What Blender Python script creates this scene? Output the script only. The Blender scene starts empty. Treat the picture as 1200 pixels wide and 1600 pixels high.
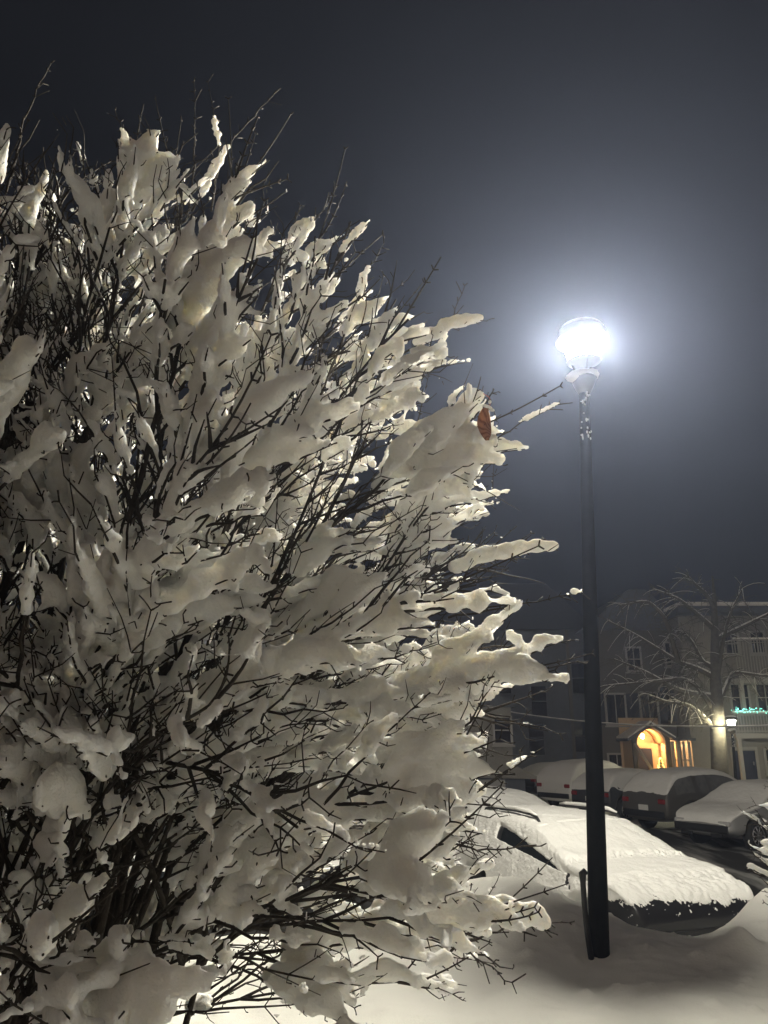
import bpy, bmesh, math, random
import numpy as np
from mathutils import Vector, noise as mnoise

R = math.radians
rng = np.random.default_rng(11)
random.seed(5)
sc = bpy.context.scene
col = sc.collection

# ------------------------------------------------------------------ camera, sky, exposure
EYE = 1.6
PITCH = R(16.5)
FOC = 1200.0                       # focal length in photo pixels (photo is 1200 x 1600)
cam_d = bpy.data.cameras.new('camera'); cam = bpy.data.objects.new('camera', cam_d); col.objects.link(cam)
cam_d.sensor_fit = 'AUTO'; cam_d.sensor_width = 36; cam_d.lens = 36 * FOC / 1600
cam_d.clip_start = 0.05; cam_d.clip_end = 2000
cam.location = (0, 0, EYE); cam.rotation_euler = (R(90) + PITCH, 0, 0)
sc.camera = cam

world = bpy.data.worlds.new('World'); sc.world = world; world.use_nodes = True
wn = world.node_tree; wn.nodes.clear()
w_out = wn.nodes.new('ShaderNodeOutputWorld')
w_bg = wn.nodes.new('ShaderNodeBackground')
w_tc = wn.nodes.new('ShaderNodeTexCoord')
w_dot = wn.nodes.new('ShaderNodeVectorMath'); w_dot.operation = 'DOT_PRODUCT'
w_dot.inputs[1].default_value = (-0.45, -0.80, 0.05)     # added fill glow, behind and left of the camera
w_map = wn.nodes.new('ShaderNodeMapRange')
w_map.inputs['From Min'].default_value = -0.1; w_map.inputs['From Max'].default_value = 0.9
w_map.interpolation_type = 'SMOOTHSTEP'
w_mix = wn.nodes.new('ShaderNodeMix'); w_mix.data_type = 'RGBA'
w_mix.inputs['A'].default_value = (0.0040, 0.0043, 0.0052, 1)   # night sky
w_mix.inputs['B'].default_value = (0.100, 0.074, 0.060, 1)      # warm fill, added to brighten the camera side of the snow
wn.links.new(w_tc.outputs['Generated'], w_dot.inputs[0])
wn.links.new(w_dot.outputs['Value'], w_map.inputs['Value'])
wn.links.new(w_map.outputs['Result'], w_mix.inputs['Factor'])
wn.links.new(w_mix.outputs['Result'], w_bg.inputs['Color'])
w_bg.inputs['Strength'].default_value = 1.0
wn.links.new(w_bg.outputs['Background'], w_out.inputs['Surface'])

sc.view_settings.view_transform = 'Standard'; sc.view_settings.look = 'None'
sc.view_settings.exposure = 0.45; sc.view_settings.gamma = 1.0
sc.view_settings.use_curve_mapping = False
cy = sc.cycles
cy.max_bounces = 10; cy.diffuse_bounces = 6; cy.glossy_bounces = 2; cy.transmission_bounces = 4
cy.transparent_max_bounces = 8; cy.volume_bounces = 0
cy.sample_clamp_indirect = 6.0
cy.use_denoising = True
cy.caustics_reflective = False; cy.caustics_refractive = False

def at(px, py, Y):
    """the world point seen at photo pixel (px, py) at distance Y ahead of the camera"""
    a = (px - 600) / FOC; b = (800 - py) / FOC
    cp, sp = math.cos(PITCH), math.sin(PITCH)
    d = Vector((a, cp - b * sp, sp + b * cp))
    return Vector((0, 0, EYE)) + d * (Y / d.y)

LAMP_H = at(911, 548, 6.25)        # centre of the near lantern

# ------------------------------------------------------------------ materials
def mat(name, color, rough=0.7, metal=0.0, bump=0.0, bscale=30.0, vary=0.0, vscale=6.0, emit=None, estr=0.0,
        sss=0.0, spec=0.4, detail=4.0, coat=0.0):
    m = bpy.data.materials.new(name); m.use_nodes = True
    nt = m.node_tree; p = nt.nodes['Principled BSDF']
    p.inputs['Base Color'].default_value = (*color, 1)
    p.inputs['Roughness'].default_value = rough; p.inputs['Metallic'].default_value = metal
    p.inputs['Specular IOR Level'].default_value = spec
    p.inputs['Coat Weight'].default_value = coat
    tc = nt.nodes.new('ShaderNodeTexCoord')
    if vary:
        n = nt.nodes.new('ShaderNodeTexNoise'); n.inputs['Scale'].default_value = vscale; n.inputs['Detail'].default_value = 6
        nt.links.new(tc.outputs['Object'], n.inputs['Vector'])
        mr = nt.nodes.new('ShaderNodeMapRange'); mr.inputs['From Min'].default_value = .25; mr.inputs['From Max'].default_value = .75
        mr.inputs['To Min'].default_value = 1 - vary; mr.inputs['To Max'].default_value = 1 + vary
        nt.links.new(n.outputs['Fac'], mr.inputs['Value'])
        mx = nt.nodes.new('ShaderNodeMix'); mx.data_type = 'RGBA'; mx.blend_type = 'MULTIPLY'; mx.inputs['Factor'].default_value = 1
        mx.inputs['A'].default_value = (*color, 1); nt.links.new(mr.outputs['Result'], mx.inputs['B'])
        nt.links.new(mx.outputs['Result'], p.inputs['Base Color'])
    if bump:
        n2 = nt.nodes.new('ShaderNodeTexNoise'); n2.inputs['Scale'].default_value = bscale; n2.inputs['Detail'].default_value = detail
        nt.links.new(tc.outputs['Object'], n2.inputs['Vector'])
        b = nt.nodes.new('ShaderNodeBump'); b.inputs['Strength'].default_value = bump; b.inputs['Distance'].default_value = 0.01
        nt.links.new(n2.outputs['Fac'], b.inputs['Height']); nt.links.new(b.outputs['Normal'], p.inputs['Normal'])
    if sss:
        p.inputs['Subsurface Weight'].default_value = sss
        p.inputs['Subsurface Radius'].default_value = (1.0, 0.95, 0.85)
        p.inputs['Subsurface Scale'].default_value = 0.03
    if emit:
        p.inputs['Emission Color'].default_value = (*emit, 1); p.inputs['Emission Strength'].default_value = estr
    return m

M = {}
M['snow_bush'] = mat('bush snow', (.87, .86, .83), .9, bump=.6, bscale=120, spec=.15, sss=1.0, detail=6)
M['snow'] = mat('fresh snow', (.86, .85, .81), .9, bump=.25, bscale=60, spec=.15, vary=.03, vscale=2)
M['snow_rough'] = mat('wind blown snow', (.84, .83, .79), .95, bump=.9, bscale=38, spec=.1, detail=8)
M['bark'] = mat('bush bark', (.030, .023, .017), .85, bump=.6, bscale=90, vary=.3, vscale=25)
M['twig'] = mat('twig bark', (.050, .036, .026), .8)
M['pole'] = mat('pole paint', (.008, .009, .010), .7, bump=.3, bscale=70, spec=.12, vary=.4, vscale=9)
M['iron'] = mat('dark iron', (.02, .02, .02), .5)
M['lantern_metal'] = mat('lantern metal', (.18, .17, .15), .4, .6)
M['lantern_glow'] = mat('lantern globe', (.9, .9, .85), .5, emit=(1.0, .945, .80), estr=5900)
M['asphalt'] = mat('asphalt', (.04, .04, .042), .8, bump=.4, bscale=60, vary=.4, vscale=1.5)
M['tyre'] = mat('tyre rubber', (.012, .012, .012), .8)
M['rim'] = mat('alloy rim', (.35, .35, .36), .35, .9)
M['glass'] = mat('car glass', (.012, .014, .016), .08, spec=.6)
M['frost'] = mat('frosted car glass', (.10, .10, .098), .6, bump=.3, bscale=60, vary=.3, vscale=7)
M['black_plastic'] = mat('black plastic', (.012, .012, .013), .55, bump=.2, bscale=80)
M['paint_black'] = mat('black car paint', (.012, .012, .014), .3, coat=.5)
M['paint_dark'] = mat('dark grey car paint', (.035, .037, .042), .3, coat=.5)
M['paint_brown'] = mat('grey brown car paint', (.07, .066, .06), .35, coat=.4)
M['paint_white'] = mat('white car paint', (.62, .62, .6), .3, coat=.4)
M['paint_silver'] = mat('silver car paint', (.30, .30, .30), .3, .3, coat=.4)
M['tail_red'] = mat('tail light red', (.2, .01, .01), .25)
M['clear_lens'] = mat('lamp lens', (.5, .5, .5), .15, .3)
M['plate'] = mat('licence plate', (.6, .6, .58), .5)
M['wall_right'] = mat('pale siding', (.25, .24, .215), .8, vary=.08, vscale=3)
M['wall_mid'] = mat('beige siding', (.115, .108, .098), .8, vary=.08, vscale=3)
M['wall_dark'] = mat('slate siding', (.10, .11, .13), .85, vary=.1, vscale=3)
M['trim'] = mat('white trim', (.36, .35, .335), .6)
M['shutter'] = mat('dark shutter', (.03, .035, .05), .6)
M['pane'] = mat('window pane', (.01, .012, .016), .08, spec=.5)
M['porch_wall'] = mat('porch wall', (.62, .45, .27), .7)
M['door_blue'] = mat('dark blue door', (.02, .025, .05), .5)
M['tree_bark'] = mat('tree bark', (.10, .09, .073), .9, bump=.8, bscale=25, vary=.35, vscale=8)
M['pine'] = mat('pine needles', (.03, .06, .03), .8)
M['bulb_warm'] = mat('warm bulb', (.9, .7, .2), .5, emit=(1.0, .72, .12), estr=6)
M['bulb_teal'] = mat('teal bulb', (.3, .9, .8), .5, emit=(.25, 1.0, .78), estr=2.6)
M['cable'] = mat('cable', (.35, .35, .35), .6)
M['leaf'] = mat('withered leaf', (.30, .14, .06), .6, vary=.4, vscale=60)
M['stalk'] = mat('red stalk', (.35, .06, .05), .6)
# the leaf is thin: let the lamp shine through it
_nt = M['leaf'].node_tree; _p = _nt.nodes['Principled BSDF']
_vw = _nt.nodes.new('ShaderNodeTexWave'); _vw.wave_type = 'BANDS'; _vw.bands_direction = 'DIAGONAL'; _vw.inputs['Scale'].default_value = 26; _vw.inputs['Distortion'].default_value = 3.5
_vc = _nt.nodes.new('ShaderNodeTexCoord'); _nt.links.new(_vc.outputs['Object'], _vw.inputs['Vector'])
_vr = _nt.nodes.new('ShaderNodeValToRGB'); _vr.color_ramp.elements[0].color = (.16, .075, .04, 1); _vr.color_ramp.elements[1].color = (.42, .25, .13, 1); _vr.color_ramp.elements[1].position = .6
_nt.links.new(_vw.outputs['Fac'], _vr.inputs['Fac'])
_tr = _nt.nodes.new('ShaderNodeBsdfTranslucent'); _tr.inputs['Color'].default_value = (.36, .22, .12, 1)
_nt.links.new(_vr.outputs['Color'], _tr.inputs['Color'])
_ms = _nt.nodes.new('ShaderNodeMixShader'); _ms.inputs[0].default_value = .55
_nt.links.new(_p.outputs[0], _ms.inputs[1]); _nt.links.new(_tr.outputs[0], _ms.inputs[2])
_nt.links.new(_ms.outputs[0], _nt.nodes['Material Output'].inputs['Surface'])

# ------------------------------------------------------------------ object helpers
def tag(o, label=None, cat=None, group=None, kind=None):
    if label: o['label'] = label
    if cat: o['category'] = cat
    if group: o['group'] = group
    if kind: o['kind'] = kind
    return o

def empty(name, loc=(0, 0, 0), rz=0.0):
    o = bpy.data.objects.new(name, None); col.objects.link(o)
    o.location = loc; o.rotation_euler = (0, 0, rz); o.empty_display_size = .2
    return o

class MB:
    """collects shapes for ONE mesh object"""
    def __init__(s): s.v = []; s.f = []; s.n = 0
    def add(s, v, f):
        v = np.asarray(v, float).reshape(-1, 3); s.v.append(v)
        s.f.extend([tuple(int(i) + s.n for i in q) for q in f]); s.n += len(v)
    def box(s, c, d, rz=0.0, bev=0.0):
        x, y, z = [k / 2 for k in d]
        v = np.array([[i, j, k] for i in (-x, x) for j in (-y, y) for k in (-z, z)])
        if rz:
            co, si = math.cos(rz), math.sin(rz); v = v @ np.array([[co, si, 0], [-si, co, 0], [0, 0, 1]])
        s.add(v + np.array(c), [(0, 1, 3, 2), (4, 6, 7, 5), (0, 4, 5, 1), (2, 3, 7, 6), (0, 2, 6, 4), (1, 5, 7, 3)])
    def tube(s, pts, rad, k=6, cap=True):
        P = np.asarray(pts, float); n = len(P)
        r = np.full(n, rad, float) if np.isscalar(rad) else np.asarray(rad, float)
        T = np.gradient(P, axis=0); T /= np.linalg.norm(T, axis=1, keepdims=True) + 1e-12
        ref = np.array([0, 0, 1.0]) if abs(T[:, 2]).max() < .95 else np.array([.93, .37, 0])
        U = np.cross(T, ref); U /= np.linalg.norm(U, axis=1, keepdims=True) + 1e-12
        W = np.cross(U, T)
        a = np.arange(k) * 2 * math.pi / k
        V = P[:, None, :] + r[:, None, None] * (np.cos(a)[None, :, None] * U[:, None, :] + np.sin(a)[None, :, None] * W[:, None, :])
        F = []
        for i in range(n - 1):
            for j in range(k):
                j2 = (j + 1) % k
                F.append((i * k + j, i * k + j2, (i + 1) * k + j2, (i + 1) * k + j))
        if cap: F.append(tuple(range(k))[::-1]); F.append(tuple((n - 1) * k + j for j in range(k)))
        s.add(V.reshape(-1, 3), F)
    def lathe(s, prof, c=(0, 0, 0), k=24):
        """prof: list of (radius, z)"""
        a = np.arange(k) * 2 * math.pi / k
        V = np.array([[r * math.cos(t), r * math.sin(t), z] for r, z in prof for t in a]) + np.array(c)
        F = [(i * k + j, i * k + (j + 1) % k, (i + 1) * k + (j + 1) % k, (i + 1) * k + j) for i in range(len(prof) - 1) for j in range(k)]
        F.append(tuple(range(k))[::-1]); F.append(tuple((len(prof) - 1) * k + j for j in range(k)))
        s.add(V, F)
    def prism(s, poly, y0, y1):
        """poly: (x, z) outline pulled from y0 to y1"""
        n = len(poly)
        v = [(x, y0, z) for x, z in poly] + [(x, y1, z) for x, z in poly]
        s.add(v, [tuple(range(n)), tuple(range(2 * n - 1, n - 1, -1))] + [(i, i + n, (i + 1) % n + n, (i + 1) % n) for i in range(n)])
    def build(s, name, m, parent=None, smooth=False, loc=None):
        me = bpy.data.meshes.new(name)
        V = np.concatenate(s.v) if s.v else np.zeros((0, 3))
        me.from_pydata(V.tolist(), [], s.f); me.update()
        bm = bmesh.new(); bm.from_mesh(me); bmesh.ops.recalc_face_normals(bm, faces=bm.faces); bm.to_mesh(me); bm.free()
        if smooth: me.polygons.foreach_set('use_smooth', [True] * len(me.polygons))
        me.materials.append(m)
        o = bpy.data.objects.new(name, me); col.objects.link(o)
        if parent: o.parent = parent
        if loc is not None: o.location = loc
        return o

def bake(o):
    """replace an object's mesh by the result of its modifiers"""
    dg = bpy.context.evaluated_depsgraph_get()
    me = bpy.data.meshes.new_from_object(o.evaluated_get(dg)); me.name = o.name
    old = o.data; o.modifiers.clear(); o.data = me; bpy.data.meshes.remove(old)
    me.polygons.foreach_set('use_smooth', [True] * len(me.polygons)); me.update()
    return o

def sines(P, s, seed=0):
    """cheap smooth 3-D noise in about -1..1"""
    r = np.random.default_rng(seed); P = np.asarray(P, float) / s; t = np.zeros(P.shape[:-1])
    for k in range(5):
        w = r.normal(size=3); w *= (1.0 + .35 * k) / np.linalg.norm(w)
        t += np.sin(2 * math.pi * (P @ w) * .7 + r.uniform(0, 6.28))
    return t / 2.6

def pnoise(P, s, off=0.0):
    """Perlin noise, about -1..1, at every point of an array"""
    Q = np.asarray(P, float); f = mnoise.noise
    A = (Q.reshape(-1, 3) / s + off).tolist()
    return np.array([f(p) for p in A]).reshape(Q.shape[:-1]) * 1.6

_bm = bmesh.new(); bmesh.ops.create_icosphere(_bm, subdivisions=2, radius=1)
ICO_V = np.array([v.co[:] for v in _bm.verts]); ICO_F = [tuple(v.index for v in f.verts) for f in _bm.faces]; _bm.free()
ICO_FA = np.array(ICO_F)

# ------------------------------------------------------------------ ground
def sstep(a, b, x):
    t = np.clip((x - a) / (b - a), 0, 1); return t * t * (3 - 2 * t)

LOT = -0.90
def edge_y(x):
    """where the lawn breaks away down to the car park"""
    return np.interp(x, [-30, -3, -1.0, 0.2, 1.2, 1.7, 2.3, 2.75, 3.1, 3.8, 5.0, 9, 30], [7.5, 6.6, 6.7, 7.6, 7.75, 7.35, 6.95, 6.95, 7.1, 7.3, 7.2, 6.5, 6.0])
def ground_z(x, y):
    x = np.asarray(x, float); y = np.asarray(y, float)
    e = edge_y(x)
    lawn = .10 + .05 * sines(np.stack([x, y, 0 * x], -1), 3.1, 3) + .02 * sines(np.stack([x, y, 0 * x], -1), .9, 4)
    lawn = lawn + .34 * np.exp(-((x - 1.15) / .75) ** 2 - ((y - 7.3) / .85) ** 2)          # drift left of the pole
    lawn = lawn + .46 * np.exp(-((x - 3.42) / .55) ** 2 - ((y - 6.85) / .75) ** 2)        # heap at the right
    lawn = lawn + .10 * np.exp(-((x - 2.46) / .28) ** 2 - ((y - 6.15) / .20) ** 2) + .07 * np.exp(-((x - 2.56) / .09) ** 2 - ((y - 6.15) / .12) ** 2)
    lawn = lawn + .04 * np.exp(-((x - 2.5) / .7) ** 2 - ((y - 6.6) / .6) ** 2)
    lot = LOT + .006 * np.clip(y - 20, 0, 30) + .03 * sines(np.stack([x, y, 0 * x], -1), 4.0, 8)
    t = sstep(-.15, .9, y - e)
    z = lawn * (1 - t) + lot * t
    if z.size > 1000:                                   # crumbs, pits and soft lumps of fallen snow
        P3 = np.stack([x, y, 0 * x], -1); n_ = pnoise(P3, .33, 2.2); k_ = pnoise(P3, .11, 5.1)
        z = z + (.014 * n_ + .008 * k_ + .05 * np.clip(k_ - .62, 0, 1)) * (np.abs(x) < 14) * (y < 40)
    return z

def grid_mesh(xs, ys, zf):
    X, Y = np.meshgrid(xs, ys); Z = zf(X, Y)
    V = np.stack([X, Y, Z], -1).reshape(-1, 3); w = len(xs)
    F = [(j * w + i, j * w + i + 1, (j + 1) * w + i + 1, (j + 1) * w + i) for j in range(len(ys) - 1) for i in range(w - 1)]
    return V, F

xs = np.concatenate([np.linspace(-300, -14, 14), np.linspace(-12, -3, 30), np.linspace(-2.8, 6, 300), np.linspace(6.3, 20, 36), np.linspace(24, 300, 14)])
ys = np.concatenate([np.linspace(-100, -4, 10), np.linspace(-2, 3.4, 22), np.linspace(3.5, 9.5, 230), np.linspace(9.8, 40, 80), np.linspace(46, 400, 14)])
g = MB(); g.add(*grid_mesh(xs, ys, ground_z))
gm = bpy.data.materials.new('snowy ground'); gm.use_nodes = True
nt = gm.node_tree; p = nt.nodes['Principled BSDF']; p.inputs['Roughness'].default_value = .9; p.inputs['Specular IOR Level'].default_value = .15
tc = nt.nodes.new('ShaderNodeTexCoord')
n1 = nt.nodes.new('ShaderNodeTexNoise'); n1.inputs['Scale'].default_value = 55; n1.inputs['Detail'].default_value = 6
n2 = nt.nodes.new('ShaderNodeTexNoise'); n2.inputs['Scale'].default_value = 5; n2.inputs['Detail'].default_value = 3
nt.links.new(tc.outputs['Object'], n1.inputs['Vector']); nt.links.new(tc.outputs['Object'], n2.inputs['Vector'])
ad = nt.nodes.new('ShaderNodeMath'); ad.operation = 'MULTIPLY_ADD'; ad.inputs[1].default_value = 2.5
nt.links.new(n2.outputs['Fac'], ad.inputs[0]); nt.links.new(n1.outputs['Fac'], ad.inputs[2])
b = nt.nodes.new('ShaderNodeBump'); b.inputs['Strength'].default_value = .35; b.inputs['Distance'].default_value = .012
nt.links.new(ad.outputs[0], b.inputs['Height']); nt.links.new(b.outputs['Normal'], p.inputs['Normal'])
p.inputs['Base Color'].default_value = (.86, .85, .80, 1)
tag(g.build('snowy_ground', gm, smooth=True), kind='structure')

# driving lane of wet, half cleared asphalt between the two rows of cars
def lane():
    us = np.linspace(-14, 16, 90); vs = np.linspace(-3.0, 3.6, 26)
    c = np.array([7.6, 16.6]); d = np.array([.45, -.893]); n = np.array([.893, .45])
    U, Vv = np.meshgrid(us, vs)
    X = c[0] + U * d[0] + Vv * n[0]; Y = c[1] + U * d[1] + Vv * n[1]
    Z = ground_z(X, Y) + .02
    Z = np.where(Z > LOT + .3, Z - .4, Z)
    w = len(us)
    F = [(j * w + i, j * w + i + 1, (j + 1) * w + i + 1, (j + 1) * w + i) for j in range(len(vs) - 1) for i in range(w - 1)]
    return np.stack([X, Y, Z], -1).reshape(-1, 3), F
lm = bpy.data.materials.new('slushy asphalt'); lm.use_nodes = True
nt = lm.node_tree; p = nt.nodes['Principled BSDF']; p.inputs['Roughness'].default_value = .6
tc = nt.nodes.new('ShaderNodeTexCoord'); mp = nt.nodes.new('ShaderNodeMapping'); mp.inputs['Rotation'].default_value = (0, 0, R(-27)); mp.inputs['Scale'].default_value = (1.6, .25, 1)
n1 = nt.nodes.new('ShaderNodeTexNoise'); n1.inputs['Scale'].default_value = 1.6; n1.inputs['Detail'].default_value = 8
nt.links.new(tc.outputs['Object'], mp.inputs['Vector']); nt.links.new(mp.outputs['Vector'], n1.inputs['Vector'])
cr = nt.nodes.new('ShaderNodeValToRGB'); cr.color_ramp.elements[0].position = .50; cr.color_ramp.elements[0].color = (.030, .030, .030, 1)
cr.color_ramp.elements[1].position = .72; cr.color_ramp.elements[1].color = (.5, .5, .48, 1)
nt.links.new(n1.outputs['Fac'], cr.inputs['Fac']); nt.links.new(cr.outputs['Color'], p.inputs['Base Color'])
b = nt.nodes.new('ShaderNodeBump'); b.inputs['Strength'].default_value = .5; b.inputs['Distance'].default_value = .02
nt.links.new(n1.outputs['Fac'], b.inputs['Height']); nt.links.new(b.outputs['Normal'], p.inputs['Normal'])
g = MB(); g.add(*lane()); tag(g.build('slushy_road', lm, smooth=True), kind='structure')

# ------------------------------------------------------------------ the near street lamp
BASE = at(936, 1483, 6.25); BASE.z = float(ground_z(BASE.x, BASE.y)) - .02
def make_lamp():
    root = empty('street_lamp', BASE)
    tag(root, 'lit lamp on tall dark post beside the snow covered bush', 'street lamp', 'post top street lamps')
    tip = LAMP_H - BASE                                 # the post leans a little to the left
    ax = tip.normalized(); L = tip.length - .33
    def on(t): return np.array(ax * t)
    m = MB(); t = np.concatenate([[-.3, 0, .02], np.linspace(.3, L, 14)])
    rr = np.interp(t, [-.3, .9, 1.0, L], [.074, .071, .069, .045])
    m.tube([on(k) for k in t], rr, 24); m.build('post', M['pole'], root, True)
    m = MB(); m.tube([on(L - .10), on(L - .03), on(L + .03), on(L + .05), on(L + .07)], [.05, .085, .11, .115, .03], 20); m.build('collar', M['lantern_metal'], root, True)
    # flat conduit strap that stands off the foot of the post on its left
    m = MB(); q = [(-.075, -.06, .0), (-.092, -.06, .18), (-.099, -.06, .35), (-.099, -.06, .50), (-.098, -.055, .56), (-.07, -.05, .58)]
    m.tube([np.array(k) + np.array(ax) * 0 for k in q], [.022, .021, .020, .020, .028, .024], 8); m.build('conduit', M['iron'], root, True)
    c = Vector(on(L + .33))
    # three arms that carry the lantern
    for k in range(3):
        a = k * 2 * math.pi / 3 + .62
        m = MB(); d = np.array([math.cos(a), math.sin(a), 0])
        m.tube([on(L + .05) + d * .05, on(L + .16) + d * .08, on(L + .27) + d * .135, on(L + .36) + d * .165], [.010, .009, .009, .008], 8)
        m.build('arm', M['lantern_metal'], root, True)
    m = MB(); m.lathe([(.02, -.165), (.05, -.16), (.09, -.135), (.150, -.114), (.152, -.104), (.10, -.088), (.02, -.084)], c, 28); m.build('shade_cup', M['lantern_metal'], root, True)  # added cup, widened to keep light off the ground and near car
    m = MB(); m.lathe([(.02, -.083), (.096, -.082), (.105, -.06), (.118, -.01), (.128, .04), (.132, .08), (.125, .10), (.02, .105)], c, 32)
    m.build('globe', M['lantern_glow'], root, True)
    m = MB(); m.lathe([(.18, .075), (.235, .09), (.24, .10), (.232, .115), (.215, .165), (.20, .20), (.06, .215), (.0, .216)], c, 32)
    cap = m.build('cap', M['lantern_metal'], root, True)
    m = MB(); m.lathe([(.19, .203), (.20, .212), (.185, .235), (.10, .262), (.0, .27)], c, 28); m.build('snow_cap', M['snow'], cap, True)
    m = MB()
    for d, s in [((-.03, -.02, L + .07), (.125, .11, .05)), ((.05, -.01, L + .08), (.085, .09, .055)), ((-.09, -.03, L + .05), (.08, .07, .04)), ((.03, .06, L + .07), (.10, .08, .04))]:
        m.add(ICO_V * np.array(s) + on(d[2]) + np.array([d[0], d[1], 0]), ICO_F)
    m.build('snow_cover', M['snow'], root, True)
    m = MB()
    for k in range(26):
        h = rng.uniform(L - .55, L - .02); a = rng.uniform(-2.6, -.4); r_ = .047
        m.add(ICO_V * np.array([.009, .006, rng.uniform(.006, .022)]) + on(h) + np.array([r_ * math.cos(a), r_ * math.sin(a), 0]), ICO_F)
    m.build('snow_fleck', M['snow'], root, True)['kind'] = 'stuff'
    return root
make_lamp()

# ------------------------------------------------------------------ bushes under snow
class Limb:
    def __init__(s): s.lines = []; s.rad = []; s.snow = []

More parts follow.
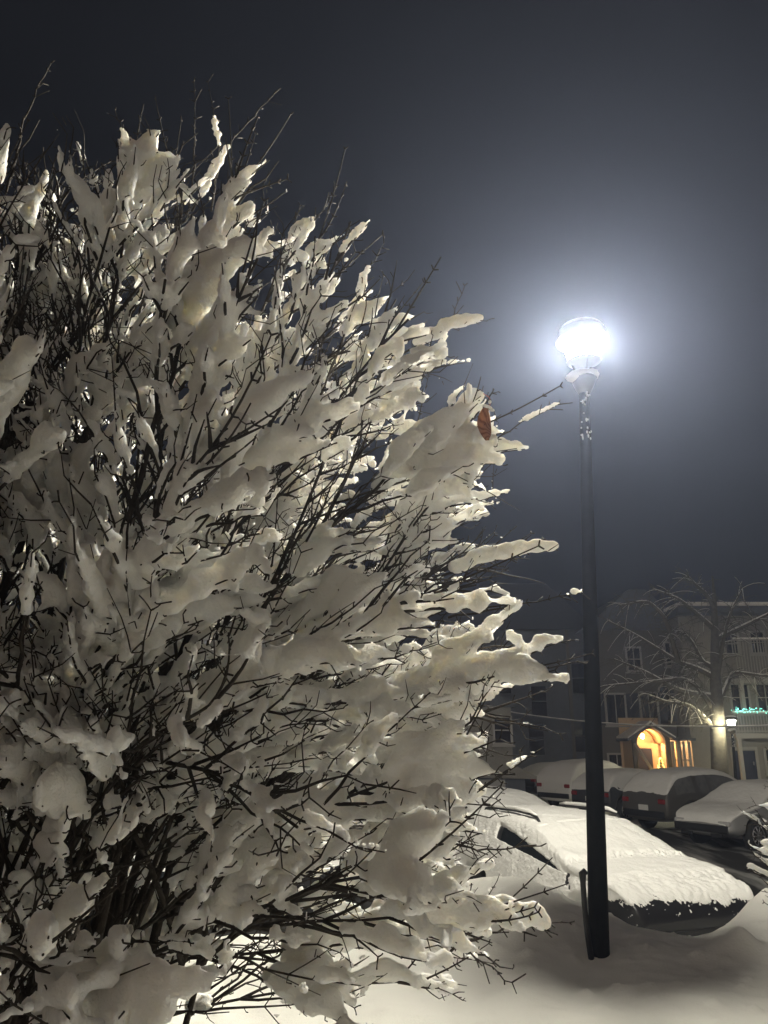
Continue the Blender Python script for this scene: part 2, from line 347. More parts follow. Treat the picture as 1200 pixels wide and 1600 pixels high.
def make_bush(name, label, cat, centre, prof, n_stems, seed, voxel, density=1.0, group=None, snow_gain=1.0, spikes=True, az0=0.0, shift=(0, 0, 0), extra_tips=()):
    """prof: (z, r) rows - how far the crown reaches at each height"""
    r = np.random.default_rng(seed)
    C = np.array(centre, float); shift = np.array(shift, float); pz = np.array([p[0] for p in prof]); pr = np.array([p[1] for p in prof])
    H = pz[-1]
    def rmax(z): return np.interp(z, pz, pr)
    def lump(P): return 1 + .07 * mnoise.noise(Vector(P / .7) + Vector((seed, 3, 1))) * 1.6 + .05 * mnoise.noise(Vector(P / .3) + Vector((seed, 9, 1))) * 1.6
    def inside(P):
        q = P - C; return math.hypot(q[0], q[1]) < rmax(q[2]) * lump(P) and q[2] < H * 1.02
    root = empty(name, C); tag(root, label, cat, group)
    limbs = []
    for i in range(n_stems + len(extra_tips)):
        # a tip on the crown
        az = az0 + i * 2.39996 + r.normal() * .15
        u = (i + .5) / n_stems
        zt = H * (1 - .76 * u ** 1.10) * r.uniform(.93, 1.0)
        rt = rmax(zt) * r.uniform(.86, 1.0)
        tip = C + np.array([rt * math.cos(az), rt * math.sin(az), zt])
        if i >= n_stems:
            tip = np.array(extra_tips[i - n_stems]); q_ = tip - C; az = math.atan2(q_[1], q_[0]); rt = math.hypot(q_[0], q_[1]); zt = q_[2]
        b0 = C + shift + np.array([math.cos(az), math.sin(az), 0]) * r.uniform(.05, .48) + np.array([r.normal() * .06, r.normal() * .06, -.05])
        fork = i >= max(8, int(n_stems * .36))
        if fork:                                            # most limbs fork from a stem instead of rising from the ground
            best = None
            for _ in range(9):
                j = int(r.integers(0, len(limbs) if len(limbs) < 60 else 60)); Pj = limbs[j].lines[0]; k = int(r.integers(4, 12)); v = Pj[k] - C - shift
                sc0 = (v[0] * math.cos(az) + v[1] * math.sin(az)) / (math.hypot(v[0], v[1]) + .05) - .8 * max(0, Pj[k][2] - C[2] - .7 * zt) + .25 * r.random()
                if best is None or sc0 > best[0]: best = (sc0, Pj[k])
            b0 = best[1].copy()
        mid = b0 * .52 + tip * .48 + np.array([-math.cos(az), -math.sin(az), 0]) * rt * r.uniform(.08, .26) + np.array([0, 0, zt * r.uniform(.04, .17)])
        t = np.linspace(0, 1, 22)[:, None]
        P = (1 - t) ** 2 * b0 + 2 * t * (1 - t) * mid + t * t * tip
        P = P + .018 * sstep(0, .25, t) * np.stack([sines(P, .5, seed + 11 + i), sines(P, .5, seed + 12 + i), .5 * sines(P, .45, seed + 13 + i)], -1) * (t > .02)
        L = Limb(); limbs.append(L)
        r0 = r.uniform(.011, .021) * (.6 + .4 * zt / H) * (.72 if fork else 1.15)
        L.lines.append(P); L.rad.append(np.interp(t[:, 0], [0, 1], [r0, .0032]))
        seg = np.linalg.norm(np.diff(P, axis=0), axis=1); cum = np.concatenate([[0], np.cumsum(seg)]); total = cum[-1]
        def point(s): return np.array([np.interp(s, cum, P[:, k]) for k in range(3)])
        s = total * (r.uniform(.10, .2) if fork else r.uniform(.22, .32)); side = r.uniform(0, 6.28)
        while s < total * .985:
            p0 = point(s); d0 = point(min(total, s + .03)) - point(s - .03); d0 /= np.linalg.norm(d0)
            side += math.pi / 2 + r.normal() * .25
            for sg in (0, 1):
                if r.random() > .84 * density: continue
                ref = np.array([0, 0, 1.]); a1 = np.cross(d0, ref); a1 /= np.linalg.norm(a1) + 1e-9; a2 = np.cross(a1, d0)
                th = side + sg * math.pi
                out = a1 * math.cos(th) + a2 * math.sin(th)
                rad2 = C + np.array([0, 0, p0[2] - C[2]])
                rd = p0 - rad2; rd[2] = 0; rd /= np.linalg.norm(rd) + 1e-9
                d = d0 * .75 + out * .60 + rd * .55 + np.array([0, 0, .03]); d /= np.linalg.norm(d)
                ln = r.uniform(.18, .74) * (1.05 - .55 * s / total)
                if s / total < .4 and r.random() < .5: continue
                if p0[2] < 1.1 * H / 3.68 and r.random() < .5: continue
                n = max(4, int(ln / .06)); tt = np.linspace(0, 1, n + 1)[:, None]
                bend = np.array([r.normal() * .07, r.normal() * .07, r.uniform(-.05, .10)])
                Q = p0 + d * ln * tt + bend * ln * tt ** 2
                if not inside(Q[-1]):
                    keep = [k for k in range(len(Q)) if inside(Q[k])]
                    m_ = (keep[-1] if keep else 0) + 1 + int(r.integers(0, 3) if r.random() < .35 else 0)
                    Q = Q[:max(3, min(m_, len(Q)))]
                if len(Q) < 3: continue
                Q[1:] += .006 * r.normal(size=(len(Q) - 1, 3)) * np.minimum(1, np.arange(1, len(Q)) / 3)[:, None]
                L.lines.append(Q); L.rad.append(np.linspace(.0056, .0014, len(Q)))
                # side twigs in near opposite pairs
                for k in range(1, len(Q) - 0, 1):
                    if r.random() < .30: continue
                    dq = Q[min(k + 1, len(Q) - 1)] - Q[k - 1]; dq /= np.linalg.norm(dq)
                    b1 = np.cross(dq, ref); b1 /= np.linalg.norm(b1) + 1e-9; b2 = np.cross(b1, dq); ph = r.uniform(0, 6.28)
                    for sg2 in (0, 1):
                        if r.random() < .3: continue
                        o2 = b1 * math.cos(ph + sg2 * 3.14) + b2 * math.sin(ph + sg2 * 3.14)
                        dd = dq * .62 + o2 * .8 + np.array([0, 0, .08]); dd /= np.linalg.norm(dd)
                        l3 = r.choice([.018, .03, .05, .09, .14], p=[.3, .25, .2, .15, .10]) * r.uniform(.7, 1.3)
                        if not inside(Q[k] + dd * l3 * .4): continue
                        kink = np.cross(dd, r.normal(size=3)) * .10 * l3
                        L.lines.append(np.array([Q[k], Q[k] + dd * l3 * .35 + kink * .6, Q[k] + dd * l3 * .7 + kink, Q[k] + dd * l3 + dq * l3 * .12 + np.array([0, 0, .06 * l3])]))
                        L.rad.append(np.array([.0021, .0018, .0016, .0021 if l3 < .04 else .0010]))
                        if l3 > .05:
                            for sg3 in (1, -1):
                                if r.random() < .6:
                                    pk = Q[k] + dd * l3 * r.uniform(.4, .9); ok = np.cross(dd, r.normal(size=3)); ok /= np.linalg.norm(ok) + 1e-9
                                    L.lines.append(np.array([pk, pk + (ok * sg3 * .8 + dd * .6) * r.uniform(.010, .028)])); L.rad.append(np.array([.0018, .0014]))
                        if l3 > .06:
                            L.snow.append((np.array([Q[k], Q[k] + dd * l3 * .9]), .62))
                            k2 = min(k + 2, len(Q) - 1)
                            if k2 > k: L.snow.append((np.array([Q[k] + dd * l3 * .8, Q[k] + dd * l3 * .3 + (Q[k2] - Q[k]) * .5, Q[k2]]) - np.array([0, 0, .012]), .60))
                L.snow.append((Q, 1.0))
            s += r.uniform(.064, .108)
        # straight whips beyond the crown, bare or nearly so
        if spikes and r.random() < .8:
            for k in range(int(r.integers(1, 4))):
                st = point(total * r.uniform(.86, 1.0)); d = point(total) - point(total * .9); d /= np.linalg.norm(d)
                d = d + r.normal(size=3) * .28 + np.array([0, 0, .12]); d /= np.linalg.norm(d); ln = r.uniform(.12, .38)
                tt = np.linspace(0, 1, 7)[:, None]; Q = st + d * ln * tt + np.array([r.normal() * .04, r.normal() * .04, .03]) * tt ** 2
                L.lines.append(Q); L.rad.append(np.linspace(.0036, .0016, 7))
                for kk in range(1, 7):
                    if r.random() < .7:
                        oo = r.normal(size=3); oo -= d * (oo @ d); oo /= np.linalg.norm(oo)
                        for sg in (1, -1):
                            L.lines.append(np.array([Q[kk], Q[kk] + (oo * sg + d * .7) * .012])); L.rad.append(np.array([.0024, .0020]))
        L.snow.append((P[10:], .9))
    for i, L in enumerate(limbs):
        m = MB()
        for Q, rad in zip(L.lines, L.rad):
            m.tube(Q - C, rad, 7 if rad[0] > .008 else (5 if rad[0] > .003 else 4), cap=len(Q) < 3 or rad[0] > .003)
        br = m.build('branch', M['bark'], root, True)
        # snow lying along the twigs of this branch: overlapping pillows melted into one surface
        V = []; Fs = []; n = 0
        for Q, g0 in L.snow:
            seg = np.linalg.norm(np.diff(Q, axis=0), axis=1); cum = np.concatenate([[0], np.cumsum(seg)])
            s = r.uniform(0, .03)
            while s < cum[-1]:
                pt = np.array([np.interp(s, cum, Q[:, k]) for k in range(3)])
                d = np.array([np.interp(min(s + .02, cum[-1]), cum, Q[:, k]) for k in range(3)]) - np.array([np.interp(max(s - .02, 0), cum, Q[:, k]) for k in range(3)])
                d /= np.linalg.norm(d) + 1e-9
                hz = math.sqrt(max(0, 1 - d[2] ** 2))
                w = .45 + .78 * 1.5 * mnoise.noise(Vector(pt / .30) + Vector((seed, 0, 0))) + .35 * 1.5 * mnoise.noise(Vector(pt / .14) + Vector((0, seed, 0)))
                q = pt - C; edge = math.hypot(q[0], q[1]) / max(.1, rmax(q[2])); top = q[2] / H
                w += .45 * (min(1.0, max(edge, top)) - .75) - 1.5 * max(0, edge - 1.0)
                w *= (.10 + .90 * hz ** 1.1)
                w -= .31 * float(np.clip((1.12 - q[2] * 3.68 / H) / .8, 0, 1))         # the low limbs are barer
                step = .03
                if w > .18 and r.random() < .93:
                    taper = .35 + .65 * min(1.0, (cum[-1] - s) / .14)
                    sc_ = snow_gain * g0 * taper * (.0130 + .034 * min(.92, max(0, w - .22)) * r.uniform(.7, 1.3))
                    up = np.array([0, 0, 1.]) - d * d[2]; up /= np.linalg.norm(up) + 1e-9
                    up = up * .45 + np.array([0, 0, .55]); up /= np.linalg.norm(up)
                    la = np.cross(up, d); la /= np.linalg.norm(la) + 1e-9; fw = np.cross(la, up)
                    A = np.stack([fw * sc_ * r.uniform(1.1, 2.1), la * sc_ * r.uniform(.42, .85), up * sc_ * r.uniform(.80, 1.5)])
                    V.append(ICO_V @ A + (pt - C) + up * sc_ * (r.uniform(1.0, 1.35) if g0 == .9 else r.uniform(.70, 1.05))); Fs.append(ICO_FA + n); n += len(ICO_V)
                    step = max(.022, sc_ * .55)
                s += step
        if not V: continue
        me = bpy.data.meshes.new('snow_cover'); me.from_pydata(np.concatenate(V).tolist(), [], np.concatenate(Fs).tolist()); me.update()
        me.materials.append(M['snow_bush'])
        o = bpy.data.objects.new('snow_cover', me); col.objects.link(o); o['kind'] = 'stuff'
        rm = o.modifiers.new('r', 'REMESH'); rm.mode = 'VOXEL'; rm.voxel_size = voxel; rm.adaptivity = 0.0
        tx = bpy.data.textures.get('clumps') or bpy.data.textures.new('clumps', 'CLOUDS'); tx.noise_scale = .055; tx.noise_depth = 3
        dp = o.modifiers.new('d', 'DISPLACE'); dp.texture = tx; dp.strength = .026; dp.mid_level = .5; dp.texture_coords = 'LOCAL'
        sm = o.modifiers.new('s', 'SMOOTH'); sm.factor = .5; sm.iterations = 2
        tx2 = bpy.data.textures.get('grains') or bpy.data.textures.new('grains', 'CLOUDS'); tx2.noise_scale = .022; tx2.noise_depth = 2
        d2 = o.modifiers.new('e', 'DISPLACE'); d2.texture = tx2; d2.strength = .007; d2.mid_level = .5; d2.texture_coords = 'LOCAL'
        bake(o); o.parent = br
    return root

BC = (-1.0, 2.72, 0.0)
BPROF = [(0, .35), (.5, 1.0), (.95, 1.36), (1.3, 1.46), (1.7, 1.50), (2.05, 1.50), (2.4, 1.47), (2.75, 1.40), (3.0, 1.28), (3.2, 1.10), (3.4, .86), (3.55, .60), (3.68, .2)]
_er = np.random.default_rng(17)
EXTRA = [at(_er.uniform(-20, 330), _er.uniform(235, 520), _er.uniform(2.0, 3.0)) for _ in range(26)]
make_bush('snowy_bush', 'large bare bush loaded with clumps of snow, left of the lit lamp post', 'bush', BC, BPROF, 150, 21, .0085, az0=.8, shift=(-.35, 0, 0), extra_tips=EXTRA)

make_bush('snowy_shrub', 'snow laden shrub farther back on the lawn, seen through gaps of the large bush', 'bush', (-2.5, 6.3, .05),
          [(0, .3), (.6, 1.0), (1.2, 1.3), (1.9, 1.3), (2.5, 1.0), (2.9, .6), (3.2, .15)], 26, 77, .017, density=.75, snow_gain=1.15)
_s = at(1300, 1330, 4.7)
make_bush('low_shrub', 'low snowy shrub at the right edge with bare whips over the parked cars', 'bush', (_s.x + .22, 4.75, .05),
          [(0, .2), (.35, .4), (.7, .62), (1.0, .72), (1.25, .6), (1.45, .15)], 16, 41, .0105, density=.75)

# long whips that stand out from the edge of the large bush, some with a sleeve of snow
def pillow(P, sizes, name, parent, m, voxel=.006):
    V = []; n = 0; Fs = []; r = np.random.default_rng(len(P))
    for p_, s_ in zip(P, sizes):
        A = np.array([s_ * r.uniform(1.0, 1.5), s_ * r.uniform(.6, .9), s_ * r.uniform(.8, 1.15)])
        V.append(ICO_V * A + np.array(p_) + np.array([0, 0, s_ * .8])); Fs.append(ICO_FA + n); n += len(ICO_V)
    me = bpy.data.meshes.new(name); me.from_pydata(np.concatenate(V).tolist(), [], np.concatenate(Fs).tolist()); me.materials.append(m)
    o = bpy.data.objects.new(name, me); col.objects.link(o)
    q = o.modifiers.new('r', 'REMESH'); q.mode = 'VOXEL'; q.voxel_size = voxel
    q = o.modifiers.new('d', 'DISPLACE'); q.texture = bpy.data.textures['clumps']; q.strength = .016; q.texture_coords = 'LOCAL'
    q = o.modifiers.new('s', 'SMOOTH'); q.factor = .5; q.iterations = 2
    bake(o); o.parent = parent; return o
bush = bpy.data.objects['snowy_bush']; wr = np.random.default_rng(3)
WHIPS = [  # photo pixels, distance, snow (from, to, size)
    (((640, 690), (700, 652), (745, 628), (779, 612)), 2.42, (.42, .72, .022)), (((690, 740), (760, 700), (800, 668), (872, 632)), 2.55, (.72, 1.0, .009)),
    (((690, 900), (740, 884), (790, 868), (868, 858)), 2.5, (.15, .98, .022)), (((700, 965), (760, 955), (820, 942), (908, 926)), 2.45, (.93, 1.0, .010)),
    (((720, 1015), (800, 1008), (900, 1000)), 2.6, None), (((720, 1070), (800, 1052), (915, 1034)), 2.5, (.55, .62, .008)),
    (((650, 610), (690, 540), (726, 446)), 2.6, (.25, .6, .012)), (((620, 560), (700, 512), (768, 498)), 2.5, (.2, .85, .020)),
    (((296, 330), (305, 240), (303, 128)), 2.5, None), (((330, 330), (344, 240), (325, 128)), 2.55, (.55, .75, .010)), (((300, 330), (360, 220), (438, 138)), 2.5, (.1, .45, .014)),
    (((180, 330), (205, 250), (180, 172)), 2.4, (.3, .8, .016)), (((10, 300), (40, 180), (80, 98)), 2.3, None), (((440, 420), (490, 350), (526, 292)), 2.5, (.2, .5, .013)),
    (((690, 1450), (770, 1440), (855, 1452)), 2.3, (.35, .95, .030)), (((690, 1490), (780, 1450), (890, 1442)), 2.35, None), (((640, 1290), (740, 1330), (845, 1322)), 2.4, None),
    (((640, 1420), (720, 1480), (800, 1535)), 2.3, (.3, .6, .018)), (((560, 470), (570, 430), (600, 380)), 2.5, (.1, .6, .012)), (((240, 360), (265, 290), (262, 215)), 2.4, (.3, .8, .018))]
for pix, Y, sn in WHIPS:
    n_ = len(pix); K = [np.array(at(px, py, Y)) for px, py in pix]; u = np.linspace(0, n_ - 1, 16)
    Q = np.stack([np.interp(u, range(n_), [k[a] for k in K]) for a in range(3)], 1) - np.array(BC)
    for _ in range(3): Q[1:-1] = .25 * Q[:-2] + .5 * Q[1:-1] + .25 * Q[2:]
    Q[1:-1] += .003 * wr.normal(size=(14, 3)); m = MB(); m.tube(Q, np.linspace(.0044, .0015, 16), 5)
    for k in range(2, 16):
        d = Q[k] - Q[k - 1]; d /= np.linalg.norm(d); o_ = np.cross(d, wr.normal(size=3)); o_ /= np.linalg.norm(o_)
        for sg in (1, -1):
            if wr.random() < .75:
                l_ = wr.choice([.012, .02, .05]) * wr.uniform(.7, 1.2); m.tube(np.array([Q[k], Q[k] + (o_ * sg * .75 + d * .65) * l_]), [.0022, .0017], 4)
    wb = m.build('whip', M['bark'], bush, True)
    if sn:
        a, b_, s0 = sn; t = np.linspace(a, b_, max(3, int((b_ - a) * 54))) * 15
        P_ = np.stack([np.interp(t, range(16), Q[:, k]) for k in range(3)], 1)
        ss = s0 * (.55 + .6 * np.sin(np.linspace(.35, 2.9, len(t)))) * wr.uniform(.8, 1.25, len(t))
        pillow(P_, ss, 'snow_cover', wb, M['snow_bush'])

# one withered leaf still hanging at the outer edge of the large bush, on its own twig
lp = at(763, 655, 2.12)
leaf_root = empty('withered_leaf', lp); leaf_root.scale = (.86,) * 3; leaf_root.rotation_euler = (0, .1, .5); tag(leaf_root, 'single orange withered leaf hanging from a bare twig under the lit lamp', 'leaf')
m = MB(); us = np.linspace(0, 1, 12); V = []; F = []
for u in us:
    w = .030 * 2.1 * u ** .45 * (1 - u) ** .85 + .001
    for v in (-1, -.5, 0, .5, 1):
        V.append((w * v, .012 * abs(v) + .016 * math.sin(4 * u + .6 * v), .045 - .13 * u + .006 * abs(v)))
for i in range(11):
    for j in range(4): F.append((i * 5 + j, i * 5 + j + 1, i * 5 + 6 + j, i * 5 + 5 + j))
m.add(V, F); lb = m.build('leaf_blade', M['leaf'], leaf_root, True)
sd = lb.modifiers.new('s', 'SOLIDIFY'); sd.thickness = .0012
m = MB(); m.tube([(0, 0, .045), (.006, 0, .066), (.0, 0, .085), (-.02, .01, .098)], .0014, 5); m.build('stalk', M['stalk'], leaf_root)
m = MB()
for p_, s_ in [((-.006, .002, .048), (.022, .008, .006)), ((.012, 0, .040), (.012, .008, .005)), ((.003, 0, .068), (.006, .006, .007))]:
    m.add(ICO_V * np.array(s_) + np.array(p_), ICO_F)
m.build('snow_cover', M['snow'], leaf_root, True)

# ------------------------------------------------------------------ cars
SEG = [2, 1, 3, 3, 5, 3, 6]                       # subdivisions of one half ring, from the sill to the middle of the roof
RIDX = np.concatenate([[k] * n for k, n in enumerate(SEG)])
SUV = [(-2.30, .42, .72, .78, .78), (-2.28, .34, .92, .98, .84), (-2.20, .30, 1.01, 1.10, .88), (-1.92, .28, 1.03, 1.40, .91), (-1.68, .28, 1.04, 1.55, .92),
       (-1.2, .27, 1.04, 1.63, .93), (-.35, .25, 1.02, 1.66, .93), (.15, .25, 1.0, 1.62, .93), (.45, .25, .99, 1.53, .93), (1.30, .26, .97, 1.06, .92),
       (1.9, .28, .90, .98, .90), (2.2, .32, .78, .88, .86), (2.30, .42, .60, .66, .78)]
HATCH = [(-2.05, .42, .70, .76, .76), (-2.03, .33, .88, .94, .83), (-1.95, .28, .95, 1.10, .86), (-1.6, .26, .97, 1.38, .88), (-1.25, .25, .96, 1.46, .89),
         (-.2, .24, .93, 1.49, .89), (.2, .24, .92, 1.45, .89), (.5, .24, .91, 1.36, .89), (1.2, .25, .89, .98, .88), (1.7, .27, .82, .88, .86), (1.95, .32, .70, .76, .82), (2.05, .40, .55, .60, .72)]
SEDAN = [(-2.32, .42, .72, .78, .78), (-2.28, .34, .92, .97, .84), (-2.1, .28, .97, 1.03, .88), (-1.55, .26, .97, 1.07, .90), (-.85, .25, .95, 1.36, .90), (-.4, .24, .94, 1.44, .90),
         (.1, .24, .92, 1.44, .90), (.45, .24, .91, 1.38, .90), (1.25, .25, .88, .97, .90), (1.85, .27, .80, .86, .88), (2.2, .32, .68, .74, .83), (2.32, .40, .52, .58, .72)]

def loft(stations, wheels=(-1.35, 1.42), rw=.36, n=84):
    S = np.array(stations); c = np.concatenate([[0], np.cumsum(np.hypot(np.diff(S[:, 0]), np.diff(S[:, 3])))])
    t = np.linspace(0, c[-1], n); T = np.stack([np.interp(t, c, S[:, k]) for k in range(5)], 1)
    for _ in range(3): T[1:-1] = .25 * T[:-2] + .5 * T[1:-1] + .25 * T[2:]
    rows = []
    for x, zl, zb, zt, w in T:
        for wx in wheels:
            if abs(x - wx) < rw + .05: zl = max(zl, .34 + math.sqrt(max(0, (rw + .05) ** 2 - (x - wx) ** 2)) * .98)
        zl = min(zl, zb - .08); h = zt - zb
        wt = w * .955 - .30 * max(0, h - .08)
        k = [(0, zl), (.84 * w, zl), (.965 * w, zl + min(.10, .3 * (zb - zl))), (w, zl + .55 * (zb - zl)), (.965 * w, zb),
             (wt + .01, zb + .80 * h), (wt - .11, zb + .97 * h), (0, zt + .02)]
        pts = []
        for a, b_, sn in zip(k[:-1], k[1:], SEG):
            for q in range(sn): pts.append((a[0] + (b_[0] - a[0]) * q / sn, a[1] + (b_[1] - a[1]) * q / sn))
        pts.append(k[-1]); P = np.array(pts)
        for _ in range(2): P[1:-1] = .25 * P[:-2] + .5 * P[1:-1] + .25 * P[2:]
        rows.append(np.concatenate([np.stack([np.full(len(P), x), -P[:, 0], P[:, 1]], 1), np.stack([np.full(len(P) - 1, x), P[:-1, 0], P[:-1, 1]], 1)[::-1]]))
    G = np.array(rows)                                  # stations x ring x 3
    du = np.gradient(G, axis=0); dv = np.gradient(G, axis=1); N = np.cross(dv, du); N /= np.linalg.norm(N, axis=2, keepdims=True) + 1e-9
    cen = np.array([0, 0, .8]); sgn = np.sign(((G - cen) * N).sum(2, keepdims=True).mean()); N *= sgn
    return G, N

def refine(G, N, f, fr=None):
    fr = fr or f
    def up(A):
        n, m_ = A.shape[:2]; xi = np.linspace(0, n - 1, (n - 1) * f + 1); yi = np.linspace(0, m_ - 1, (m_ - 1) * fr + 1)
        B = np.stack([np.stack([np.interp(xi, np.arange(n), A[:, j, k]) for j in range(m_)], 1) for k in range(3)], 2)
        return np.stack([np.stack([np.interp(yi, np.arange(m_), B[i, :, k]) for i in range(B.shape[0])], 0) for k in range(3)], 2)
    G2 = up(G); N2 = up(N); N2 /= np.linalg.norm(N2, axis=2, keepdims=True) + 1e-9
    return G2, N2

def grid_faces(n, m_, keep=None):
    F = []
    for i in range(n - 1):
        for j in range(m_ - 1):
            if keep is None or keep(i, j): F.append((i * m_ + j, i * m_ + j + 1, (i + 1) * m_ + j + 1, (i + 1) * m_ + j))
    return F

def patch(name, m, parent, G, N, keep, off=.004):
    n, k = G.shape[:2]; F = grid_faces(n, k, keep)
    if not F: return None
    used = sorted({i for f in F for i in f}); mp_ = {a: b_ for b_, a in enumerate(used)}
    V = (G + N * off).reshape(-1, 3)[used]
    q = MB(); q.add(V, [tuple(mp_[i] for i in f) for f in F]); o = q.build(name, m, parent, True); return o

def make_car(name, label, rear, az, stations, paint, snow, scale=1.0, glass=None, ref=2, wheels=(-1.35, 1.42), lights=True, group='cars parked in the snow', plate=True):
    """rear: point on the ground under the middle of the rear bumper; az: heading, degrees from straight ahead towards the right"""
    fw = Vector((math.sin(R(az)), math.cos(R(az)), 0)); L2 = -stations[0][0] * scale
    root = empty(name, Vector(rear) + fw * L2, R(90 - az)); root.scale = (scale,) * 3; tag(root, label, 'car', group)
    G, N = loft(stations, wheels); n, k = G.shape[:2]; half = sum(SEG)
    ring = lambda j: RIDX[j] if j < half else RIDX[2 * half - 1 - j]
    q = MB(); q.add(G.reshape(-1, 3), grid_faces(n, k) + [tuple(range(k)), tuple((n - 1) * k + j for j in range(k))[::-1]])
    body = q.build('body', paint, root, True)
    X = G[:, 0, 0]; ZT = G[:, half, 2]; S = np.array(stations)
    roof = ZT.max()
    x_r0 = np.interp(1, [0, 1], [0, X[np.argmax(ZT > roof - .10)]]); x_f0 = X[len(X) - 1 - np.argmax(ZT[::-1] > roof - .07)]
    zb = np.interp(X, S[:, 0], S[:, 2])
    xr_in = X[np.argmax((ZT - zb) > .16)]; xf_in = X[len(X) - 1 - np.argmax(((ZT - zb) > .16)[::-1])]
    # windows
    mid = [(xr_in + .22, x_r0 + .42), (x_r0 + .52, (x_r0 + x_f0) / 2 + .08), ((x_r0 + x_f0) / 2 + .18, xf_in - .18)]
    for sd in (0, 1):
        for a, b_ in mid:
            if b_ - a < .12: continue
            patch('side_window', glass or M['glass'], root, G, N, lambda i, j: ring(j) == 4 and (j < half) == (sd == 0) and a < X[i] and X[i + 1] < b_)
    patch('windscreen', glass or M['glass'], root, G, N, lambda i, j: ring(j) >= 5 and X[i] > x_f0 and X[i + 1] < xf_in + .06)
    patch('rear_window', glass or M['glass'], root, G, N, lambda i, j: ring(j) >= 5 and X[i] > xr_in + .02 and X[i + 1] < x_r0)
    for b_ in [(X[0] - .012, 'rear_bumper'), (X[-1] + .012, 'front_bumper')]:
        q = MB(); q.box((b_[0], 0, .50), (.05, 1.5, .17)); bo = q.build(b_[1], M['black_plastic'], root)
        bv = bo.modifiers.new('b', 'BEVEL'); bv.width = .02; bv.segments = 2
    for wx in wheels:
        for sy in (-1, 1):
            w = float(np.interp(wx, S[:, 0], S[:, 4])); y0 = sy * (w - .13)
            a = np.arange(29) * 2 * math.pi / 28
            prof = [(.20, -.10), (.30, -.115), (.335, -.09), (.34, 0), (.335, .09), (.30, .115), (.20, .10)]
            V = []; F = []
            for ri, (rr, yy) in enumerate(prof):
                for t in a[:-1]: V.append((wx + rr * math.cos(t), y0 + yy, .34 + rr * math.sin(t)))
            for ri in range(len(prof) - 1):
                for t in range(28): F.append((ri * 28 + t, ri * 28 + (t + 1) % 28, (ri + 1) * 28 + (t + 1) % 28, (ri + 1) * 28 + t))
            F.append(tuple(range(28))); F.append(tuple(6 * 28 + t for t in range(28))[::-1])
            q = MB(); q.add(V, F); wh = q.build('wheel', M['tyre'], root, True)
            q = MB(); yo = y0 + sy * .105
            for t in range(10):
                b0 = t * 2 * math.pi / 10
                q.tube([(wx + .04 * math.cos(b0), yo + sy * .012, .34 + .04 * math.sin(b0)), (wx + .205 * math.cos(b0), yo, .34 + .205 * math.sin(b0))], .017, 5)
            q.tube([(wx + .215 * math.cos(t), yo - sy * .002, .34 + .215 * math.sin(t)) for t in a], .014, 5); q.box((wx, yo, .34), (.10, .05, .10))
            q.build('rim', M['rim'], wh, True)
            # dark inner arch
            q = MB(); q.lathe([(.40, 0), (.40, .001)], (0, 0, 0), 20)
    if lights:
        for sy in (-1, 1):
            w = S[1, 4]
            q = MB(); q.box((X[0] + .05, sy * (w - .17), S[1, 2] - .08), (.16, .24, .13)); o = q.build('tail_light', M['tail_red'], root); bv = o.modifiers.new('b', 'BEVEL'); bv.width = .03; bv.segments = 2
            q = MB(); q.box((X[-1] - .10, sy * (S[-1, 4] - .10), S[-2, 2] - .06), (.20, .30, .11)); o = q.build('headlight', M['clear_lens'], root); bv = o.modifiers.new('b', 'BEVEL'); bv.width = .03; bv.segments = 2
            q = MB(); q.add(ICO_V * np.array([.07, .10, .075]) + np.array([xf_in - .35, sy * (w + .09), 1.02 if roof > 1.6 else .94]), ICO_F); q.build('wing_mirror', paint, root, True)
            for hx in (-.35, .55):
                q = MB(); q.box((hx, sy * (S[5, 4] + .004), .88 if roof > 1.6 else .80), (.16, .03, .025)); q.build('door_handle', paint, root)
        if plate:
            q = MB(); q.box((X[0] - .005, 0, .66), (.03, .34, .14)); q.build('licence_plate', M['plate'], root)
        for sy in (-1, 1):
            q = MB(); q.box((X[-1] - .0, sy * .42, .36), (.06, .30, .07)); q.build('air_intake', M['black_plastic'], root)
    G2, N2 = refine(G, N, ref, {2: 3, 3: 6, 4: 10}[ref]); th = snow(G2, N2, dict(xr=x_r0, xf=x_f0, roof=roof, X=X))
    V = G2 + N2 * th[..., None] * .55 + np.array([0, 0, 1.]) * np.maximum(th, 0)[..., None] * .45 + N2 * np.minimum(th, 0)[..., None] * .6
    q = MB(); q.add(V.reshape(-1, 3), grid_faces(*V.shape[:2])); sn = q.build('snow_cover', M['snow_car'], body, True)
    return root, body

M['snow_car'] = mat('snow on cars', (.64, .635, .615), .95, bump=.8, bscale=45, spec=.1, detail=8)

def dusting(T=.07, lo=.30, hi=.85, seed=1, windows=.5):
    def f(G, N, q):
        n1 = pnoise(G, .25, seed); n2 = pnoise(G, .07, seed + .5)
        th = T * sstep(lo, hi, N[..., 2]) + .006 * n1 * (.3 + sstep(.3, .8, N[..., 2])) + .004 * n2 * sstep(.2, .6, N[..., 2])
        th = th - .013 + .02 * sstep(.05, .35, N[..., 2]) * windows
        return np.clip(th, -.025, None)
    return f

